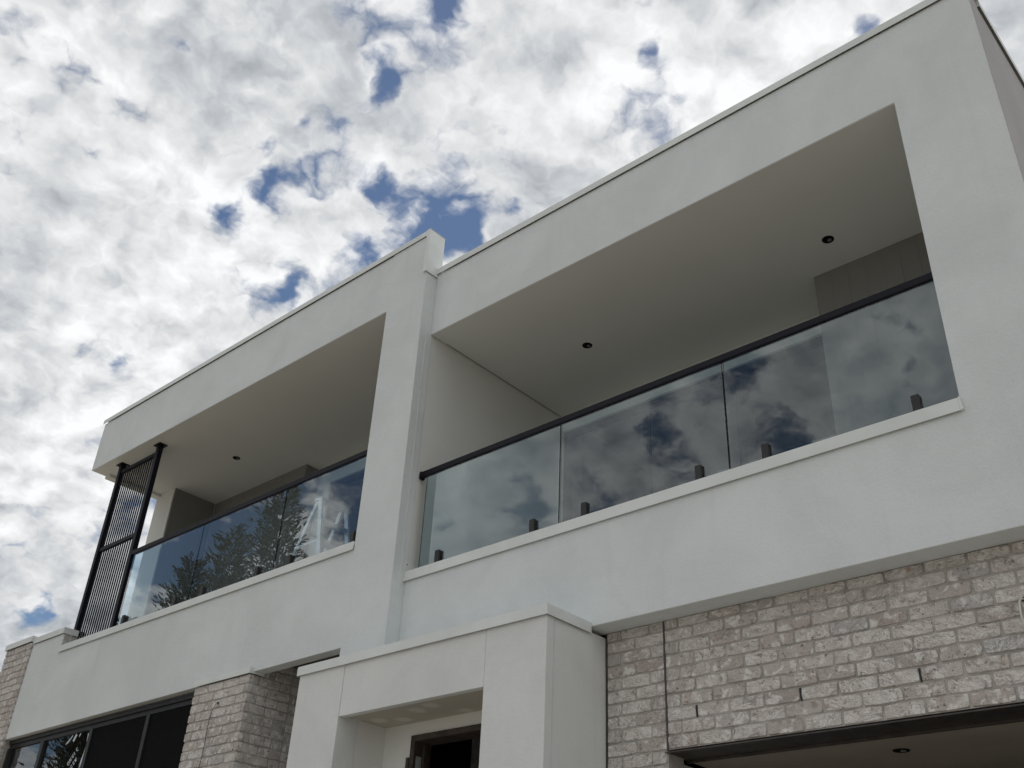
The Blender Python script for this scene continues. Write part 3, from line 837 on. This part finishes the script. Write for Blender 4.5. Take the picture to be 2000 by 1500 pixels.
for k in range(1, 5):
    f = k/5; x = lx+.28*f; z = lz+(lf-lz)*f
    obj('tread', box(new_bm(), x-.07, x+.025, ly0+.03, ly1-.03, z-.012, z+.014), 'ladder_tread', T, bevel=.003)
for k in (1, 3): 
    f = k/4; x = lx-.07-.65*f; z = lz+(lf-lz)*f
    obj('brace', box(new_bm(), x-.012, x+.012, ly0+.05, ly1-.05, z-.012, z+.012), 'aluminium', T)

# ------------------------------------------------------------------ loose cables
bm = new_bm()
pts = [(-2.224, PY+.01, 2.365), (-2.228, PY-.018, 2.360), (-2.262, PY-.022, 2.30), (-2.285, PY-.02, 2.21), (-2.29, PY-.018, 2.12), (-2.283, PY-.02, 2.0), (-2.29, PY-.018, 1.88), (-2.31, PY-.02, 1.74), (-2.30, PY-.02, 1.5)]
c = obj('cable', tube(bm, pts, .0032, 6), 'cable_dark', None, smooth=True)
c['label'] = 'thin dark cable hanging out of a hole in the brick pier'; c['category'] = 'cable'
bm = new_bm(); pts = [(4.757, YB+.01, 2.01), (4.752, YB-.02, 2.016), (4.742, YB-.035, 1.995), (4.733, YB-.03, 1.93), (4.735, YB-.03, 1.87), (4.752, YB-.04, 1.825), (4.80, YB-.04, 1.80), (4.85, YB-.03, 1.84)]
c = obj('cable', tube(bm, pts, .0055, 8), 'cable_white', None, smooth=True)
c['label'] = 'white electrical cable looping out of the brick wall over the garage'; c['category'] = 'cable'
obj('cable_hole', tube(new_bm(), [(4.757, YB-.006, 2.012), (4.757, YB+.005, 2.012)], .014, 10), 'black', bw)
obj('cable_hole', tube(new_bm(), [(-2.224, PY-.006, 2.367), (-2.224, PY+.005, 2.367)], .012, 10), 'black', pier)

# ------------------------------------------------------------------ conifers across the street, mirrored in the glass


def conifer(x, y, ht, rad, seed, label):
    rr = random.Random(seed)
    t = thing('cypress_tree', label, 'tree', (x, y, -1.62), 'conifers across the street')
    base = Vector((x, y, -1.62))
    bm = new_bm(); n = 7
    pts = [base+Vector((math.sin(k*1.3+seed)*.06*k, math.cos(k*1.7+seed)*.05*k, ht*.97*k/n)) for k in range(n+1)]
    tube(bm, pts, [.22*(1-.93*k/n) for k in range(n+1)], 8)
    for k in range(26):
        f = rr.uniform(.12, .9); a = rr.uniform(0, 6.28); L = rad*(1-f)**.7*.8
        p = base+Vector((0, 0, ht*f)); q = p+Vector((math.cos(a)*L, math.sin(a)*L, L*.75))
        tube(bm, [p, (p+q)/2-Vector((0, 0, .08)), q], [.045, .03, .008], 5)
    obj('trunk', bm, 'bark', t)
    V, F = [], []
    def spray(p, dirv, L):
        """feathery tip: small leaf blades set round a twig"""
        dirv = dirv.normalized(); s = dirv.orthogonal().normalized(); b = dirv.cross(s)
        for k in range(10):
            f = k/10; c = p+dirv*L*f; a = rr.uniform(0, 6.28)
            o = (s*math.cos(a)+b*math.sin(a)); tip = c+dirv*L*rr.uniform(.22, .42)+o*L*.30*(1.15-f)
            wv = dirv.cross(o)*L*.12
            i = len(V); V.extend((c-wv, c+wv, tip)); F.append((i, i+1, i+2))
    nb = 3200
    for k in range(nb):
        f = 1-(1-(k+.5)/nb)**.62
        f = .06+.94*f
        a = rr.uniform(0, 6.283)
        R_ = rad*(1-f)**.62*rr.uniform(.55, 1.12)*(1+.25*math.sin(3*a+seed)) + .08
        p0 = base+Vector((0, 0, ht*f)); el = rr.uniform(.05, .75)
        d_ = Vector((math.cos(a), math.sin(a), el)).normalized()
        for j in range(5):
            q = p0+d_*R_*(.30+.16*j+rr.uniform(-.08, .08))
            spray(q+Vector((rr.uniform(-.12, .12), rr.uniform(-.12, .12), rr.uniform(-.1, .1))), d_+Vector((rr.uniform(-.4, .4), rr.uniform(-.4, .4), rr.uniform(-.1, .55))), rr.uniform(.10, .23))
    me = bpy.data.meshes.new('crown'); me.from_pydata([v-base for v in V], [], F); me.materials.append(M['leaf'])
    o = bpy.data.objects.new('crown', me); COL.objects.link(o); o.parent = t
    return t


conifer(-18.7, -11.0, 16.0, 2.7, 1, 'tallest dark conifer mirrored in the glass beside the step ladder')
conifer(-20.3, -10.5, 14.3, 2.4, 2, 'second tallest conifer mirrored in the middle left balcony panel')
conifer(-21.9, -10.2, 13.6, 2.3, 3, 'slim conifer mirrored beside the first joint of left balcony glass')
conifer(-23.6, -9.4, 11.8, 2.4, 4, 'lowest conifer mirrored in the glass panel next to the slatted screen')
